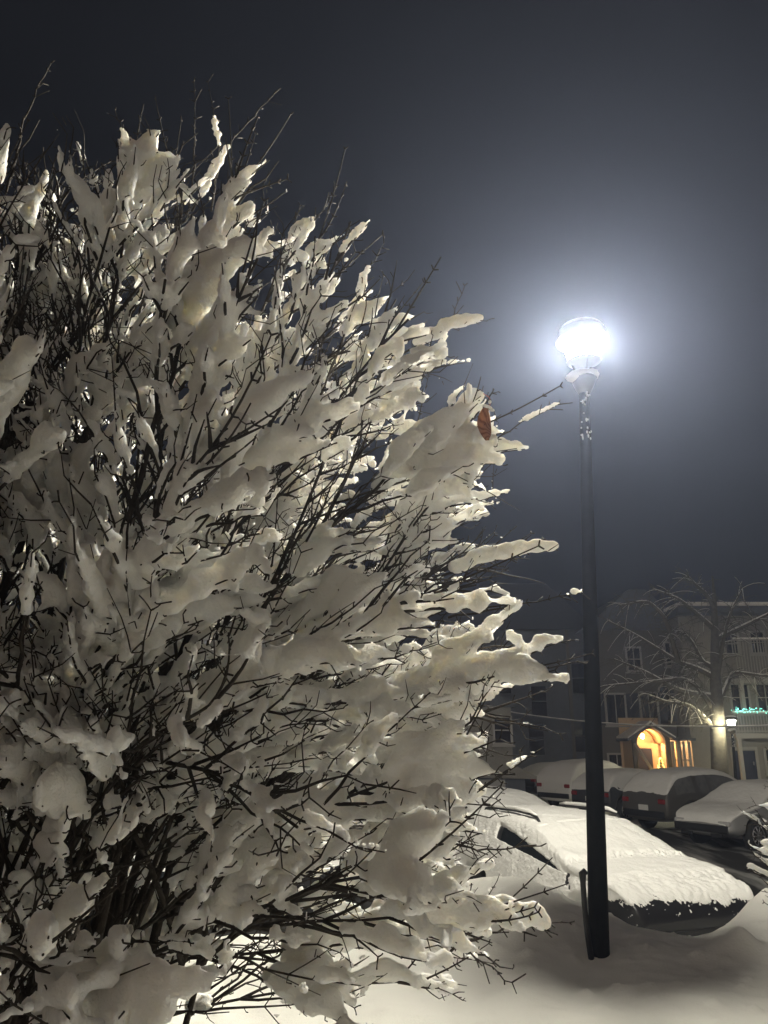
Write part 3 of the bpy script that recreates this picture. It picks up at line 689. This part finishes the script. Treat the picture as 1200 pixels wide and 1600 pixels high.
def blanket(G, N, q):
    """the near car: almost wholly plastered with snow, nose towards us"""
    x, y, z = G[..., 0], G[..., 1], G[..., 2]; nz = N[..., 2]
    n1, n2, n3 = pnoise(G, .16, 3.1), pnoise(G, .055, 7.7), pnoise(G, .022, 1.3)
    th = .024 + .070 * sstep(.15, .95, nz) + .010 * n1 + (.007 * n2 + .005 * n3) * (1.3 - .8 * sstep(.6, .95, nz))
    # bare front below the bonnet edge, the snow ends in a ragged fringe
    edge = .83 + .05 * pnoise(G, .5, 9.1) + .045 * n1 + .03 * n2
    m_ = sstep(edge - .035, edge + .035, z + .02 * n3 + .015 * n2)
    th = np.where(x > 1.75, (.012 + (th - .012) * sstep(edge, edge + .24, z)) * m_ - .03 * (1 - m_), th)
    fleck = (x > 1.75) & (z < edge) & (z > edge - .20) & (n2 + .6 * n3 > .55 + 3.2 * (edge - z))
    th = np.where(fleck, .012, th)
    # crumbled band at the foot of the windscreen
    band = np.exp(-((x - 1.08 - .03 * n1) / .09) ** 2) * (z > .8)
    th = th - band * (.016 + .040 * n2 + .02 * n3)
    # thin crack along the top of the windscreen
    ln = np.exp(-((x - .23 + .02 * n1) / .014) ** 2) * (z > 1.2) * (np.abs(y + .1) < .60) * (pnoise(G, .22, 4.4) > -.25)
    th = th - ln * .085
    # bare wedge of the side window, narrowing towards the windscreen pillar
    u = np.clip((x + .75) / 1.72, 0, 1)
    tz = 1.34 - .36 * u ** 1.3; bz = 1.17 - .19 * u
    slot = sstep(bz - .012, bz + .012, z + .006 * n2) * sstep(tz + .012, tz - .012, z + .006 * n2) * sstep(-.80, -.76, x) * sstep(1.0, .96, x) * (y < 0)
    return th * (1 - slot) - .02 * slot

WAGON = [(-2.30, .42, .75, .80, .78), (-2.27, .34, .92, .98, .85), (-2.2, .28, .97, 1.15, .89), (-1.95, .26, .98, 1.36, .91), (-1.6, .25, .98, 1.43, .92), (-.6, .24, .96, 1.44, .92), (.0, .24, .95, 1.42, .92),
         (.3, .24, .94, 1.37, .92), (1.15, .25, .93, 1.03, .91), (1.8, .27, .90, .97, .89), (2.15, .32, .83, .91, .86), (2.28, .36, .72, .80, .83), (2.32, .42, .58, .66, .77)]
def nose_at(p_, az, L=4.62):
    """where the tail must stand for the nose to be at p_"""
    return Vector(p_) - Vector((math.sin(R(az)), math.cos(R(az)), 0)) * L
# the near car, beside the lawn, nose towards us
NEAR_AZ = 160
nr = at(1096, 1405, 9.15); nr.z = LOT - .02
near_car, near_body = make_car('parked_car', 'nearest parked car plastered in snow, with roof rails and bare black front', nose_at(nr, NEAR_AZ), NEAR_AZ, WAGON, M['paint_black'], blanket, 1.0, ref=4, lights=False)
for sy in (-1, 1):
    m = MB(); yy = sy * .64
    m.tube([(-1.50, yy, 1.43), (-1.42, yy, 1.52), (-1.2, yy, 1.545), (-.5, yy, 1.56), (-.12, yy, 1.545), (.06, yy, 1.515), (.15, yy, 1.42)], .020, 8); rl = m.build('roof_rail', M['black_plastic'], near_car, True)
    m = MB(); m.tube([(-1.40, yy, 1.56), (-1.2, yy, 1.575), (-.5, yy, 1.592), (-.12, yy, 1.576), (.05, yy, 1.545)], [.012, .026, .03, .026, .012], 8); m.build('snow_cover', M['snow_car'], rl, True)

def lot_pt(px, Y, dz=0.0):
    p_ = at(px, 1200, Y); return Vector((p_.x, Y, float(ground_z(p_.x, Y)) + dz))

make_car('parked_car', 'car wholly buried in smooth snow beyond the nearest parked car', nose_at(lot_pt(878, 13.6), 158), 158, WAGON, M['paint_dark'],
         lambda G, N, q: .05 + .10 * sstep(.1, .9, N[..., 2]) + .008 * sines(G, .12, 31), 1.0, ref=2, lights=False)
make_car('parked_car', 'black car under a snowy roof, behind the base of the large bush', (-3.9, 8.6, LOT + .1), 62, SUV, M['paint_black'], dusting(.12, .2, .7, 3, 1.0), ref=3)
far = [  # label, rear px, distance, heading, profile, paint, snow
    ('dark sedan half hidden behind the white car, by the house wall', 812, 33.5, 50, SEDAN, M['paint_dark'], dusting(.04, .3, .8, 41, .5)),
    ('white car with snowed rear window, between the dark sedan and the dark hatchback', 862, 29.5, 55, SUV, M['paint_white'], dusting(.06, .08, .7, 42, .9)),
    ('dark hatchback with snowy roof just behind the lamp post', 918, 26.0, 58, HATCH, M['paint_dark'], dusting(.05, .15, .7, 43, .8)),
    ('tall grey brown car with frosted windows in front of the lit porch', 1000, 23.0, 62, SUV, M['paint_brown'], dusting(.045, .35, .85, 44, .15)),
]
for lb, px, Y, az, st, pt, sn in far:
    make_car('parked_car', lb, lot_pt(px, Y), az, st, pt, sn, glass=M['frost'], ref=3)
# the pale sedan stands the other way round: nose to the left
_f = lot_pt(1085, 19.6); _fw = Vector((math.sin(R(240)), math.cos(R(240)), 0))
make_car('parked_car', 'silver sedan facing left with snow on bonnet and windscreen, at the right edge', _f - _fw * 4.64, 240, SEDAN, M['paint_silver'], dusting(.06, .3, .8, 45, .5), glass=M['frost'], ref=3)

# ------------------------------------------------------------------ houses across the car park
def part(name, m, parent, boxes, bev=0.0):
    q = MB()
    for c, d in boxes: q.box(c, d)
    o = q.build(name, m, parent)
    if bev: bv = o.modifiers.new('b', 'BEVEL'); bv.width = bev; bv.segments = 2
    return o

def window(parent, x, z, w, h, y, bars=(1, 1), frame=None, sill=True, arch=False):
    """a window in a wall whose face lies at y (towards us is -y)"""
    fr = frame or M['trim']; f = .09
    if arch:
        n = 14; oy = [(x + (w / 2 + f) * math.cos(t), z + h / 2 + (w / 2 + f) * math.sin(t)) for t in np.linspace(0, math.pi, n)]
        iy = [(x + w / 2 * math.cos(t), z + h / 2 + w / 2 * math.sin(t)) for t in np.linspace(0, math.pi, n)]
        q = MB(); q.prism([(x - w / 2 - f, z - h / 2)] + [(x + w / 2 + f, z - h / 2)] + oy, y - .03, y + .01); o = q.build('window', fr, parent)
        q = MB(); q.prism([(x - w / 2, z - h / 2 + .02)] + [(x + w / 2, z - h / 2 + .02)] + iy, y - .045, y - .034); q.build('pane', M['pane'], o)
        q = MB(); q.box((x, y - .055, z + w * .2), (.05, .02, h + w * .4)); q.box((x, y - .055, z + h / 2 - .02), (w, .02, .05)); q.build('glazing_bar', fr, o)
        return o
    o = part('window', fr, parent, [((x - w / 2 - f / 2, y - .03, z), (f, .08, h + 2 * f)), ((x + w / 2 + f / 2, y - .03, z), (f, .08, h + 2 * f)),
                                    ((x, y - .032, z + h / 2 + f / 2), (w, .08, f)), ((x, y - .032, z - h / 2 - f / 2), (w, .08, f))])
    part('pane', M['pane'], o, [((x, y - .012, z), (w, .02, h))])
    bb = [((x + w * (k / (bars[0] + 1) - .5), y - .035, z), (.045, .03, h)) for k in range(1, bars[0] + 1)]
    bb += [((x, y - .037, z + h * (k / (bars[1] + 1) - .5)), (w, .03, .045)) for k in range(1, bars[1] + 1)]
    if bb: part('glazing_bar', fr, o, bb)
    if sill: sl = part('sill', fr, o, [((x, y - .09, z - h / 2 - f - .04), (w + .3, .16, .07))])
    return o

def XZ(px, py, Y):
    v = at(px, py, Y); return v.x, v.z

# --- pale block at the right with balconies
Y1 = 37.0
x0, _ = XZ(1079, 1150, Y1); ztop = XZ(1100, 962, Y1)[1]; zg = -.80
blk = empty('apartment_house', (x0 + 5, Y1, zg)); tag(blk, 'pale apartment house with railed balconies and a dark blue ground floor door', 'house')
def rel(o, root):
    o.location = -root.location; return o
def P(name, m, root, boxes, bev=0): return rel(part(name, m, root, boxes, bev), root)
P('wall', M['wall_right'], blk, [((x0 + 6, Y1 + 4, (ztop + zg) / 2), (12, 8, ztop - zg))])
P('roof', M['wall_dark'], blk, [((x0 + 6, Y1 + 3.6, ztop + .16), (12.6, 9.2, .30))])
P('snow_cover', M['snow'], blk, [((x0 + 6, Y1 + 3.6, ztop + .42), (12.5, 9.1, .20))], .06)
for pyt, pyb, deep in ((1115, 1146, 1.5), (1000, 1060, 1.3)):
    bx, zt = XZ(1146, pyt, Y1 - deep); zb = XZ(1146, pyb, Y1 - deep)[1]
    w = 8.0
    bal = P('balcony', M['trim'], blk, [((bx + w / 2, Y1 - deep / 2 - .005, zb - .10), (w, deep - .02, .22))])
    q = MB()
    for k in range(int(w / .13)): q.box((bx + .05 + k * .13, Y1 - deep + .05, (zt + zb) / 2 + .02), (.035, .035, zt - zb - .02))
    q.box((bx + w / 2, Y1 - deep + .05, zt + .02), (w, .07, .06)); q.box((bx + w / 2, Y1 - deep + .05, zb + .10), (w - .1, .05, .05))
    q.build('railing', M['trim'], bal)
    q = MB(); q.box((bx + w / 2, Y1 - deep + .05, zt + .085), (w, .09, .07)); q.build('snow_cover', M['snow'], bal)
    for k in (0.12, 3.6, 7.2):
        q = MB(); q.box((bx + k, Y1 - deep + .08, (zb - .21 + zg) / 2 if pyb > 1100 else (zb - .21 + XZ(1146, 1115, Y1)[1]) / 2), (.16, .16, (zb - .21 - zg) if pyb > 1100 else zb - .21 - XZ(1146, 1115, Y1)[1])); q.build('balcony_post', M['trim'], bal)
for px, py, wp, hp in ((1143, 1006, 20, 30), (1183, 1004, 20, 32), (1156, 1090, 26, 44), (1196, 1090, 26, 44), (1207, 1190, 18, 34)):
    x, z = XZ(px, py, Y1); rel(window(blk, x, z, wp * .0295, hp * .0295, Y1, (1, 1)), blk)
xd, zd = XZ(1165, 1200, Y1)
dr = P('door', M['door_blue'], blk, [((xd, Y1 - .03, (zd + .75 + zg) / 2), (.95, .08, zd + .75 - zg))])
q = MB(); q.box((xd + .36, Y1 - .09, .55), (.05, .05, .16)); q.build('handle', M['rim'], dr)
P('door_frame', M['trim'], blk, [((xd - .55, Y1 - .03, (zd + .8 + zg) / 2), (.13, .1, zd + .8 - zg)), ((xd + .55, Y1 - .03, (zd + .8 + zg) / 2), (.13, .1, zd + .8 - zg)), ((xd, Y1 - .03, zd + .86), (1.23, .1, .13))])
# teal fairy lights wound along the lower rail
bx, zt = XZ(1143, 1113, Y1 - 1.55)
fl = empty('fairy_lights', (bx, Y1 - 1.55, zt)); tag(fl, 'string of teal fairy lights wound along the lower balcony rail', 'fairy lights')
m = MB(); tt = np.linspace(0, 7.5, 160); m.tube(np.stack([tt, -.02 + .05 * np.sin(tt * 9), .06 + .07 * np.cos(tt * 9)], 1), .008, 4); m.build('cord', M['cable'], fl)
m = MB()
for k in range(190):
    t = rng.uniform(0, 7.5); m.add(ICO_V * rng.uniform(.014, .030) + np.array([t, -.05 + .08 * rng.normal(), .08 + .075 * rng.normal()]), ICO_F)
m.build('bulb', M['bulb_teal'], fl)['kind'] = 'stuff'

# --- beige house in the middle with the lit porch
Y2 = 38.5
xa, _ = XZ(934, 1150, Y2); xb = x0 - .05; ztop2 = XZ(1000, 985, Y2)[1]
mid_ = empty('beige_house', ((xa + xb) / 2, Y2, zg)); tag(mid_, 'beige house with tall dark windows behind the lit porch and bare tree', 'house')
P('wall', M['wall_mid'], mid_, [(((xa + xb) / 2, Y2 + 4, (ztop2 + zg) / 2), (xb - xa, 8, ztop2 - zg))])
q = MB(); q.prism([(xa - .4, ztop2), (xb, ztop2), (xb, ztop2 + 1.0), (xb - 1.0, ztop2 + 2.0), (xa + 2.0, ztop2 + 2.0)], Y2 - .4, Y2 + 8); rel(q.build('roof', M['wall_dark'], mid_), mid_)
for px, py, wp, hp, br in ((962, 1108, 28, 44, (1, 0)), (1014, 1106, 24, 44, (1, 0)), (1070, 1108, 14, 34, (0, 1)), (964, 1188, 24, 16, (1, 0)), (990, 1030, 20, 34, (1, 1)), (1050, 1022, 20, 34, (1, 1))):
    x, z = XZ(px, py, Y2); o = rel(window(mid_, x, z, wp * .031, hp * .031, Y2, br), mid_)
    if py == 1106 or py == 1108:
        for sd in (-1, 1):
            q = MB(); q.box((x + sd * (wp * .0155 + .30), Y2 - .03, z), (.36, .05, hp * .031 + .1)); q.build('shutter', M['shutter'], o)
x, z = XZ(1047, 1102, Y2); rel(window(mid_, x, z - .1, .95, 1.3, Y2, arch=True), mid_)

# --- porch: an arched, gabled entrance with a side wing, warmly lit from inside
Y3 = 36.8
pc, zc = XZ(1017, 1152, Y3); pr_ = .66; zsp = XZ(1017, 1162, Y3)[1]
por = empty('lit_porch', (pc, Y3, zg)); tag(por, 'small gabled entrance porch glowing orange through its arch', 'porch')
n = 20; arc = [(pc + pr_ * math.cos(t), zsp + pr_ * math.sin(t)) for t in np.linspace(0, math.pi, n)]
xl, xr = pc - .86, pc + .86; ze = XZ(1000, 1166, Y3)[1]; zp = XZ(1017, 1139, Y3)[1]
q = MB()                                               # the gabled front with the arch cut out, as strips
pts = [(pc + pr_, zg)] + arc + [(pc - pr_, zg)]
outer = [(xr, zg)] + [(np.interp(k / (n - 1), [0, .5, 1], [xr, pc, xl]), np.interp(k / (n - 1), [0, .5, 1], [ze + .45, zp + .08, ze + .45])) for k in range(n)] + [(xl, zg)]
V = []; F = []
for (a, b_), (c, d) in zip(pts, outer): V += [(a, Y3, b_), (c, Y3, d), (a, Y3 + .16, b_), (c, Y3 + .16, d)]
for k in range(len(pts) - 1):
    a = 4 * k; F += [(a, a + 1, a + 5, a + 4), (a + 2, a + 6, a + 7, a + 3), (a, a + 4, a + 6, a + 2), (a + 1, a + 3, a + 7, a + 5)]
q.add(V, F); rel(q.build('front_wall', M['wall_mid'], por), por)
P('side_wall', M['porch_wall'], por, [((xl + .08, Y3 + .93, (ze + .3 + zg) / 2), (.14, 1.5, ze + .3 - zg))])
P('back_wall', M['porch_wall'], por, [((pc, Y3 + 1.64, (ze + 1.3 + zg) / 2), (1.9, .06, ze + 1.3 - zg))])
q = MB()                                               # plaster vault inside
V = [(pc + (pr_ + .03) * math.cos(t), y, zsp + (pr_ + .03) * math.sin(t)) for y in (Y3 + .161, Y3 + 1.6) for t in np.linspace(0, math.pi, n)]
q.add(V, [(k, k + 1, n + k + 1, n + k) for k in range(n - 1)]); vt = rel(q.build('vault', M['porch_wall'], por, True), por)
sd = vt.modifiers.new('s', 'SOLIDIFY'); sd.thickness = .03
for sg in (-1, 1):
    q = MB(); q.prism([(pc, zp + .12), (pc + sg * 1.12, ze + .22), (pc + sg * 1.12, ze + .34), (pc, zp + .26)], Y3 - .18, Y3 + 1.7); rf = rel(q.build('roof', M['wall_dark'], por), por)
    q = MB(); q.prism([(pc, zp + .265), (pc + sg * 1.10, ze + .345), (pc + sg * 1.10, ze + .43), (pc, zp + .37)], Y3 - .15, Y3 + 1.7); q.build('snow_cover', M['snow'], rf)
q = MB(); c0, c1 = (pc - .84, zsp + .0), (pc + .25, zg + .35)                     # diagonal brace
q.prism([(c0[0], c0[1]), (c0[0] + .12, c0[1] + .05), (c1[0] + .12, c1[1]), (c1[0], c1[1])], Y3 - .10, Y3 - .02); rel(q.build('brace', M['trim'], por), por)
xw1 = XZ(1083, 1180, Y3)[0]
P('side_roof', M['wall_dark'], por, [(((xr + xw1) / 2 + .15, Y3 + .8, ze + .30), (xw1 - xr, 1.9, .12))])
P('wing_wall', M['porch_wall'], por, [(((xr + xw1) / 2, Y3 + 1.5, (ze + .2 + zg) / 2), (xw1 - xr - .1, .12, ze + .2 - zg))])
for k in range(4):
    xx_ = xr + .12 + k * (xw1 - xr - .25) / 3
    P('porch_post', M['trim'], por, [((xx_, Y3 + .1, (ze + .2 + zg) / 2), (.13, .13, ze + .22 - zg))])
P('porch_rail', M['trim'], por, [(((xr + xw1) / 2, Y3 + .1, zg + .95), (xw1 - xr - .2, .07, .07)), (((xr + xw1) / 2, Y3 + .1, zg + 1.5), (xw1 - xr - .2, .05, .06))])
dd = P('door', M['door_blue'], por, [((pc + .05, Y3 + 1.58, zg + 1.0), (.9, .05, 2.0))])
for nm, lx, lz, ly, pw in (('porch_lamp', pc - .15, zsp + .30, Y3 + .75, 26), ('wall_lamp', (xr + xw1) / 2 - .15, ze + .02, Y3 + .9, 26)):
    q = MB(); q.lathe([(.03, .13), (.07, .08), (.075, 0), (.05, -.07), (.0, -.08)], (lx, ly, lz), 12)
    e_ = M.get('porch_glow') or mat('porch bulb', (.9, .6, .3), .5, emit=(1.0, .56, .24), estr=pw * 9); M['porch_glow'] = e_
    rel(q.build(nm, e_, por, True), por)
# a little tree with warm bulbs under the arch
tr = empty('christmas_tree', (pc + .22, Y3 - .35, zg)); tag(tr, 'small dark christmas tree with warm yellow bulbs in front of the lit porch arch', 'christmas tree')
m = MB(); m.tube([(0, 0, 0), (0, 0, 1.55)], [.04, .01], 6); m.build('trunk', M['tree_bark'], tr)
m = MB()
for k in range(420):
    h = rng.uniform(.25, 1.6); a = rng.uniform(0, 6.28); r_ = .42 * (1.65 - h) / 1.4 * rng.uniform(.4, 1)
    c = np.array([r_ * math.cos(a), r_ * math.sin(a), h]); d = np.array([math.cos(a), math.sin(a), -.25]) * .09; e = np.array([-math.sin(a), math.cos(a), 0]) * .012
    m.add([c - e, c + e, c + d], [(0, 1, 2)])
m.build('needles', M['pine'], tr)
m = MB()
for k in range(85):
    h = rng.uniform(.2, 1.62); a = rng.uniform(0, 6.28); r_ = .44 * (1.72 - h) / 1.4 * rng.uniform(.6, 1)
    m.add(ICO_V * .021 + np.array([r_ * math.cos(a), r_ * math.sin(a), h]), ICO_F)
m.build('bulb', M['bulb_warm'], tr)['kind'] = 'stuff'
hb = MB()
for k in range(240):
    c = np.array([rng.uniform(-1.2, .5), rng.normal() * .2, rng.uniform(0, .75)]); d = rng.normal(size=3) * .10; d[2] = abs(d[2]) + .08
    hb.tube([c, c + d * .6, c + d * 1.2 + rng.normal(size=3) * .02], [.008, .006, .003], 3)
tag(hb.build('low_hedge', M['twig'], None, False, (pc - 1.5, Y3 - .9, zg)), 'low twiggy hedge left of the lit porch', 'hedge')

# --- slate house, almost lost in the dark, left of the post
Y4 = 40.0
xa4 = XZ(690, 1150, Y4)[0]; xb4 = XZ(932, 1150, Y4)[0] + .0; zt4 = XZ(800, 985, Y4)[1]
sl_ = empty('slate_house', ((xa4 + xb4) / 2, Y4, zg)); tag(sl_, 'dark slate grey house with dim windows behind the parked cars, left of the beige house', 'house')
P('wall', M['wall_dark'], sl_, [(((xa4 + xb4) / 2, Y4 + 4, (zt4 + zg) / 2), (xb4 - xa4, 8, zt4 - zg))])
q = MB(); q.prism([(xa4 - .4, zt4), (xb4 + .1, zt4), (xb4 + .1, zt4 + .2), (xb4 - 2.2, zt4 + 2.4), (xa4 + 2.2, zt4 + 2.4)], Y4 - .4, Y4 + 8); rel(q.build('roof', M['shutter'], sl_), sl_)
for px, py in ((842, 1096), (838, 1155), (905, 1060), (905, 1150), (786, 1060), (786, 1140)):
    x, z = XZ(px, py, Y4); rel(window(sl_, x, z, .75, 1.5, Y4, (0, 1), frame=M['wall_dark'], sill=False), sl_)
x, z = XZ(892, 1100, Y4); P('corner_board', M['wall_mid'], sl_, [((x, Y4 - .04, (zt4 + zg) / 2), (.16, .10, zt4 - zg - .02)), ((xb4 - .12, Y4 - .04, (zt4 + zg) / 2), (.16, .10, zt4 - zg - .02))])

# --- cream cottage and garage at the edge of the bush
Y5 = 32.0
xa5 = XZ(640, 1150, Y5)[0]; xb5 = XZ(800, 1150, Y5)[0]; zt5 = XZ(790, 1105, Y5)[1]
ct = empty('cream_cottage', ((xa5 + xb5) / 2, Y5, zg)); tag(ct, 'low cream cottage with one white framed window, half hidden by the large bush', 'house')
P('wall', M['wall_right'], ct, [(((xa5 + xb5) / 2, Y5 + 2, (zt5 + zg) / 2), (xb5 - xa5, 4, zt5 - zg))])
q = MB(); q.prism([(xa5 - .3, zt5), (xb5 + .25, zt5), ((xa5 + xb5) / 2, zt5 + 1.5)], Y5 - .3, Y5 + 4.2); rf = rel(q.build('roof', M['wall_dark'], ct), ct)
x, z = XZ(785, 1141, Y5); rel(window(ct, x, z, .62, .95, Y5, (0, 1)), ct)
ga = empty('garage', (XZ(790, 1190, 30.5)[0], 30.5, -.84)); tag(ga, 'low garage with a snowed sloping roof beside the cream cottage', 'garage')
m = MB(); m.box((-1.1, 1.0, .55), (3.6, 2.0, 1.1)); m.build('wall', M['wall_dark'], ga)
m = MB(); m.prism([(-3.1, 1.12), (1.15, 1.02), (1.15, 1.10), (-.4, 1.85), (-3.1, 1.95)], -.25, 2.1); rf = m.build('roof', M['wall_right'], ga)
m = MB(); m.box((-1.0, -.02, .52), (1.9, .05, .95)); m.build('garage_door', M['trim'], ga)

# --- bare tree in front of the pale block
YT = 31.0
def tree():
    r = np.random.default_rng(8); b0 = at(1123, 1221, YT); b0.z = float(ground_z(b0.x, b0.y))
    root = empty('bare_tree', b0); tag(root, 'tall bare tree with snow along its limbs in front of the pale apartment house', 'tree')
    B = np.array(b0)
    tk = [np.array(at(px, py, YT)) - B for px, py in ((1121, 1130), (1118, 1060), (1117, 990), (1116, 935), (1113, 900))]
    m = MB(); m.tube([np.array([0, 0, -.3]), np.array([0, 0, .15])] + tk, [.40, .33, .28, .20, .15, .09, .03], 14); m.build('trunk', M['tree_bark'], root, True)
    limbs = [((1119, 1142), (1095, 1117), (1075, 1101), (1040, 1097), (1008, 1083)), ((1117, 1112), (1098, 1085), (1085, 1068), (1065, 1060), (1000, 1067), (950, 1071)),
             ((1118, 1060), (1090, 1045), (1060, 1035), (1030, 1015), (990, 990), (950, 970)), ((1117, 985), (1090, 960), (1060, 935), (1020, 920)),
             ((1118, 1045), (1098, 1035), (1082, 1003), (1065, 985), (1040, 991)), ((1060, 1035), (1040, 965), (1012, 938), (970, 946)),
             ((1121, 1110), (1135, 1070), (1145, 1050), (1185, 1055), (1230, 1060)), ((1116, 950), (1105, 930), (1085, 912), (1075, 900)),
             ((1118, 1000), (1150, 985), (1200, 960), (1240, 940)), ((1119, 1075), (1128, 1010), (1140, 960), (1160, 920)), ((1117, 1090), (1060, 1080), (1010, 1050), (960, 1030))]
    for li, lb in enumerate(limbs):
        dy = r.uniform(-1.6, 1.6); n_ = len(lb)
        K = [np.array(at(px, py, YT + dy * (k / (n_ - 1)))) - B for k, (px, py) in enumerate(lb)]
        u = np.linspace(0, n_ - 1, 5 * n_); Pn = np.stack([np.interp(u, range(n_), [q_[k] for q_ in K]) for k in range(3)], 1)
        for _ in range(3): Pn[1:-1] = .25 * Pn[:-2] + .5 * Pn[1:-1] + .25 * Pn[2:]
        rad = np.linspace(.105, .022, len(u)); m = MB(); m.tube(Pn, rad, 8); sw = MB(); sw.tube(Pn + np.array([0, 0, 1.]) * rad[:, None] * 1.05, rad * .60 + .004, 6)
        for k in range(3, len(u)):
            for _ in range(3):
                d = Pn[k] - Pn[k - 1]; d /= np.linalg.norm(d); d = d * .7 + r.normal(size=3) * .7 + np.array([0, 0, .1]); d /= np.linalg.norm(d); ln = r.uniform(.35, 1.15)
                Q = Pn[k] + d * ln * np.linspace(0, 1, 5)[:, None] + np.array([0, 0, -.35 * ln]) * np.linspace(0, 1, 5)[:, None] ** 2
                m.tube(Q, [.018, .014, .011, .009, .006], 4, False)
                if r.random() < .35: sw.tube(Q + np.array([0, 0, .016]), [.014, .012, .010, .008, .004], 4, False)
                for _ in range(4):
                    c = Q[r.integers(1, 5)]; e = r.normal(size=3); e /= np.linalg.norm(e); l2 = r.uniform(.12, .4)
                    m.tube([c, c + e * l2 * .5, c + e * l2 + np.array([0, 0, -.15 * l2])], [.007, .006, .004], 3, False)
        lo = m.build('limb', M['tree_bark'], root, True); sw.build('snow_cover', M['snow'], lo, True)
tree()

# --- the second street lamp, far off under the tree: a copy with a weaker globe
def copy_tree(o, parent=None):
    c = o.copy(); col.objects.link(c); c.parent = parent
    if parent: c.matrix_parent_inverse = o.matrix_parent_inverse.copy()
    for ch in list(o.children): copy_tree(ch, c)
    return c
near_lamp = bpy.data.objects['street_lamp']
fl_ = copy_tree(near_lamp); hd = at(1143, 1129, 30.0)
fl_['label'] = 'distant lit lamp on thin post under the bare tree'
k_ = 1.0; fl_.scale = (k_,) * 3; dlt = (LAMP_H - BASE) * k_; fl_.location = hd - dlt
weak = mat('far lantern globe', (.9, .9, .8), .5, emit=(1.0, .93, .62), estr=700)
for ch in fl_.children:
    if ch.name.startswith('globe'):
        ch.data = ch.data.copy(); ch.data.materials[0] = weak

# --- overhead cable with snow on it, from the slate house across the lot to a timber pole off to the right
pA = at(760, 1106, 39.9); pB = at(1330, 1127, 26.0); tt = np.linspace(0, 1, 60)
pts = np.array([np.array(pA) * (1 - t) + np.array(pB) * t + np.array([0, 0, -.85 * 4 * t * (1 - t) * .55]) for t in tt])
m = MB(); m.tube(pts, .022, 5); cb = m.build('overhead_cable', M['cable'], None, True); tag(cb, 'snow dusted overhead cable slung across the car park in front of the houses', 'cable')
m = MB(); m.tube(pts + np.array([0, 0, .022]), .020 + .006 * np.sin(tt * 90), 5); m.build('snow_cover', M['snow'], cb, True)
up = empty('cable_pole', (pB.x, pB.y, -.6)); tag(up, 'timber pole that carries the overhead cable past the right edge', 'pole')
m = MB(); m.tube([(0, 0, -.3), (0, 0, pB.z + 1.0)], [.13, .10], 12); m.build('post', M['tree_bark'], up, True)

HAZE = True  # air added so the lamp gets a halo, in place of lens glare
if HAZE:
    m = bpy.data.materials.new('halo haze'); m.use_nodes = True
    nt = m.node_tree; nt.nodes.clear(); o_ = nt.nodes.new('ShaderNodeOutputMaterial'); v = nt.nodes.new('ShaderNodeVolumePrincipled')
    v.inputs['Color'].default_value = (.58, .68, 1.0, 1); v.inputs['Density'].default_value = .0028; v.inputs['Anisotropy'].default_value = .66
    nt.links.new(v.outputs[0], o_.inputs['Volume'])
    hz = MB(); hz.box((10, 30, 12), (100, 80, 32)); tag(hz.build('haze', m), kind='stuff')
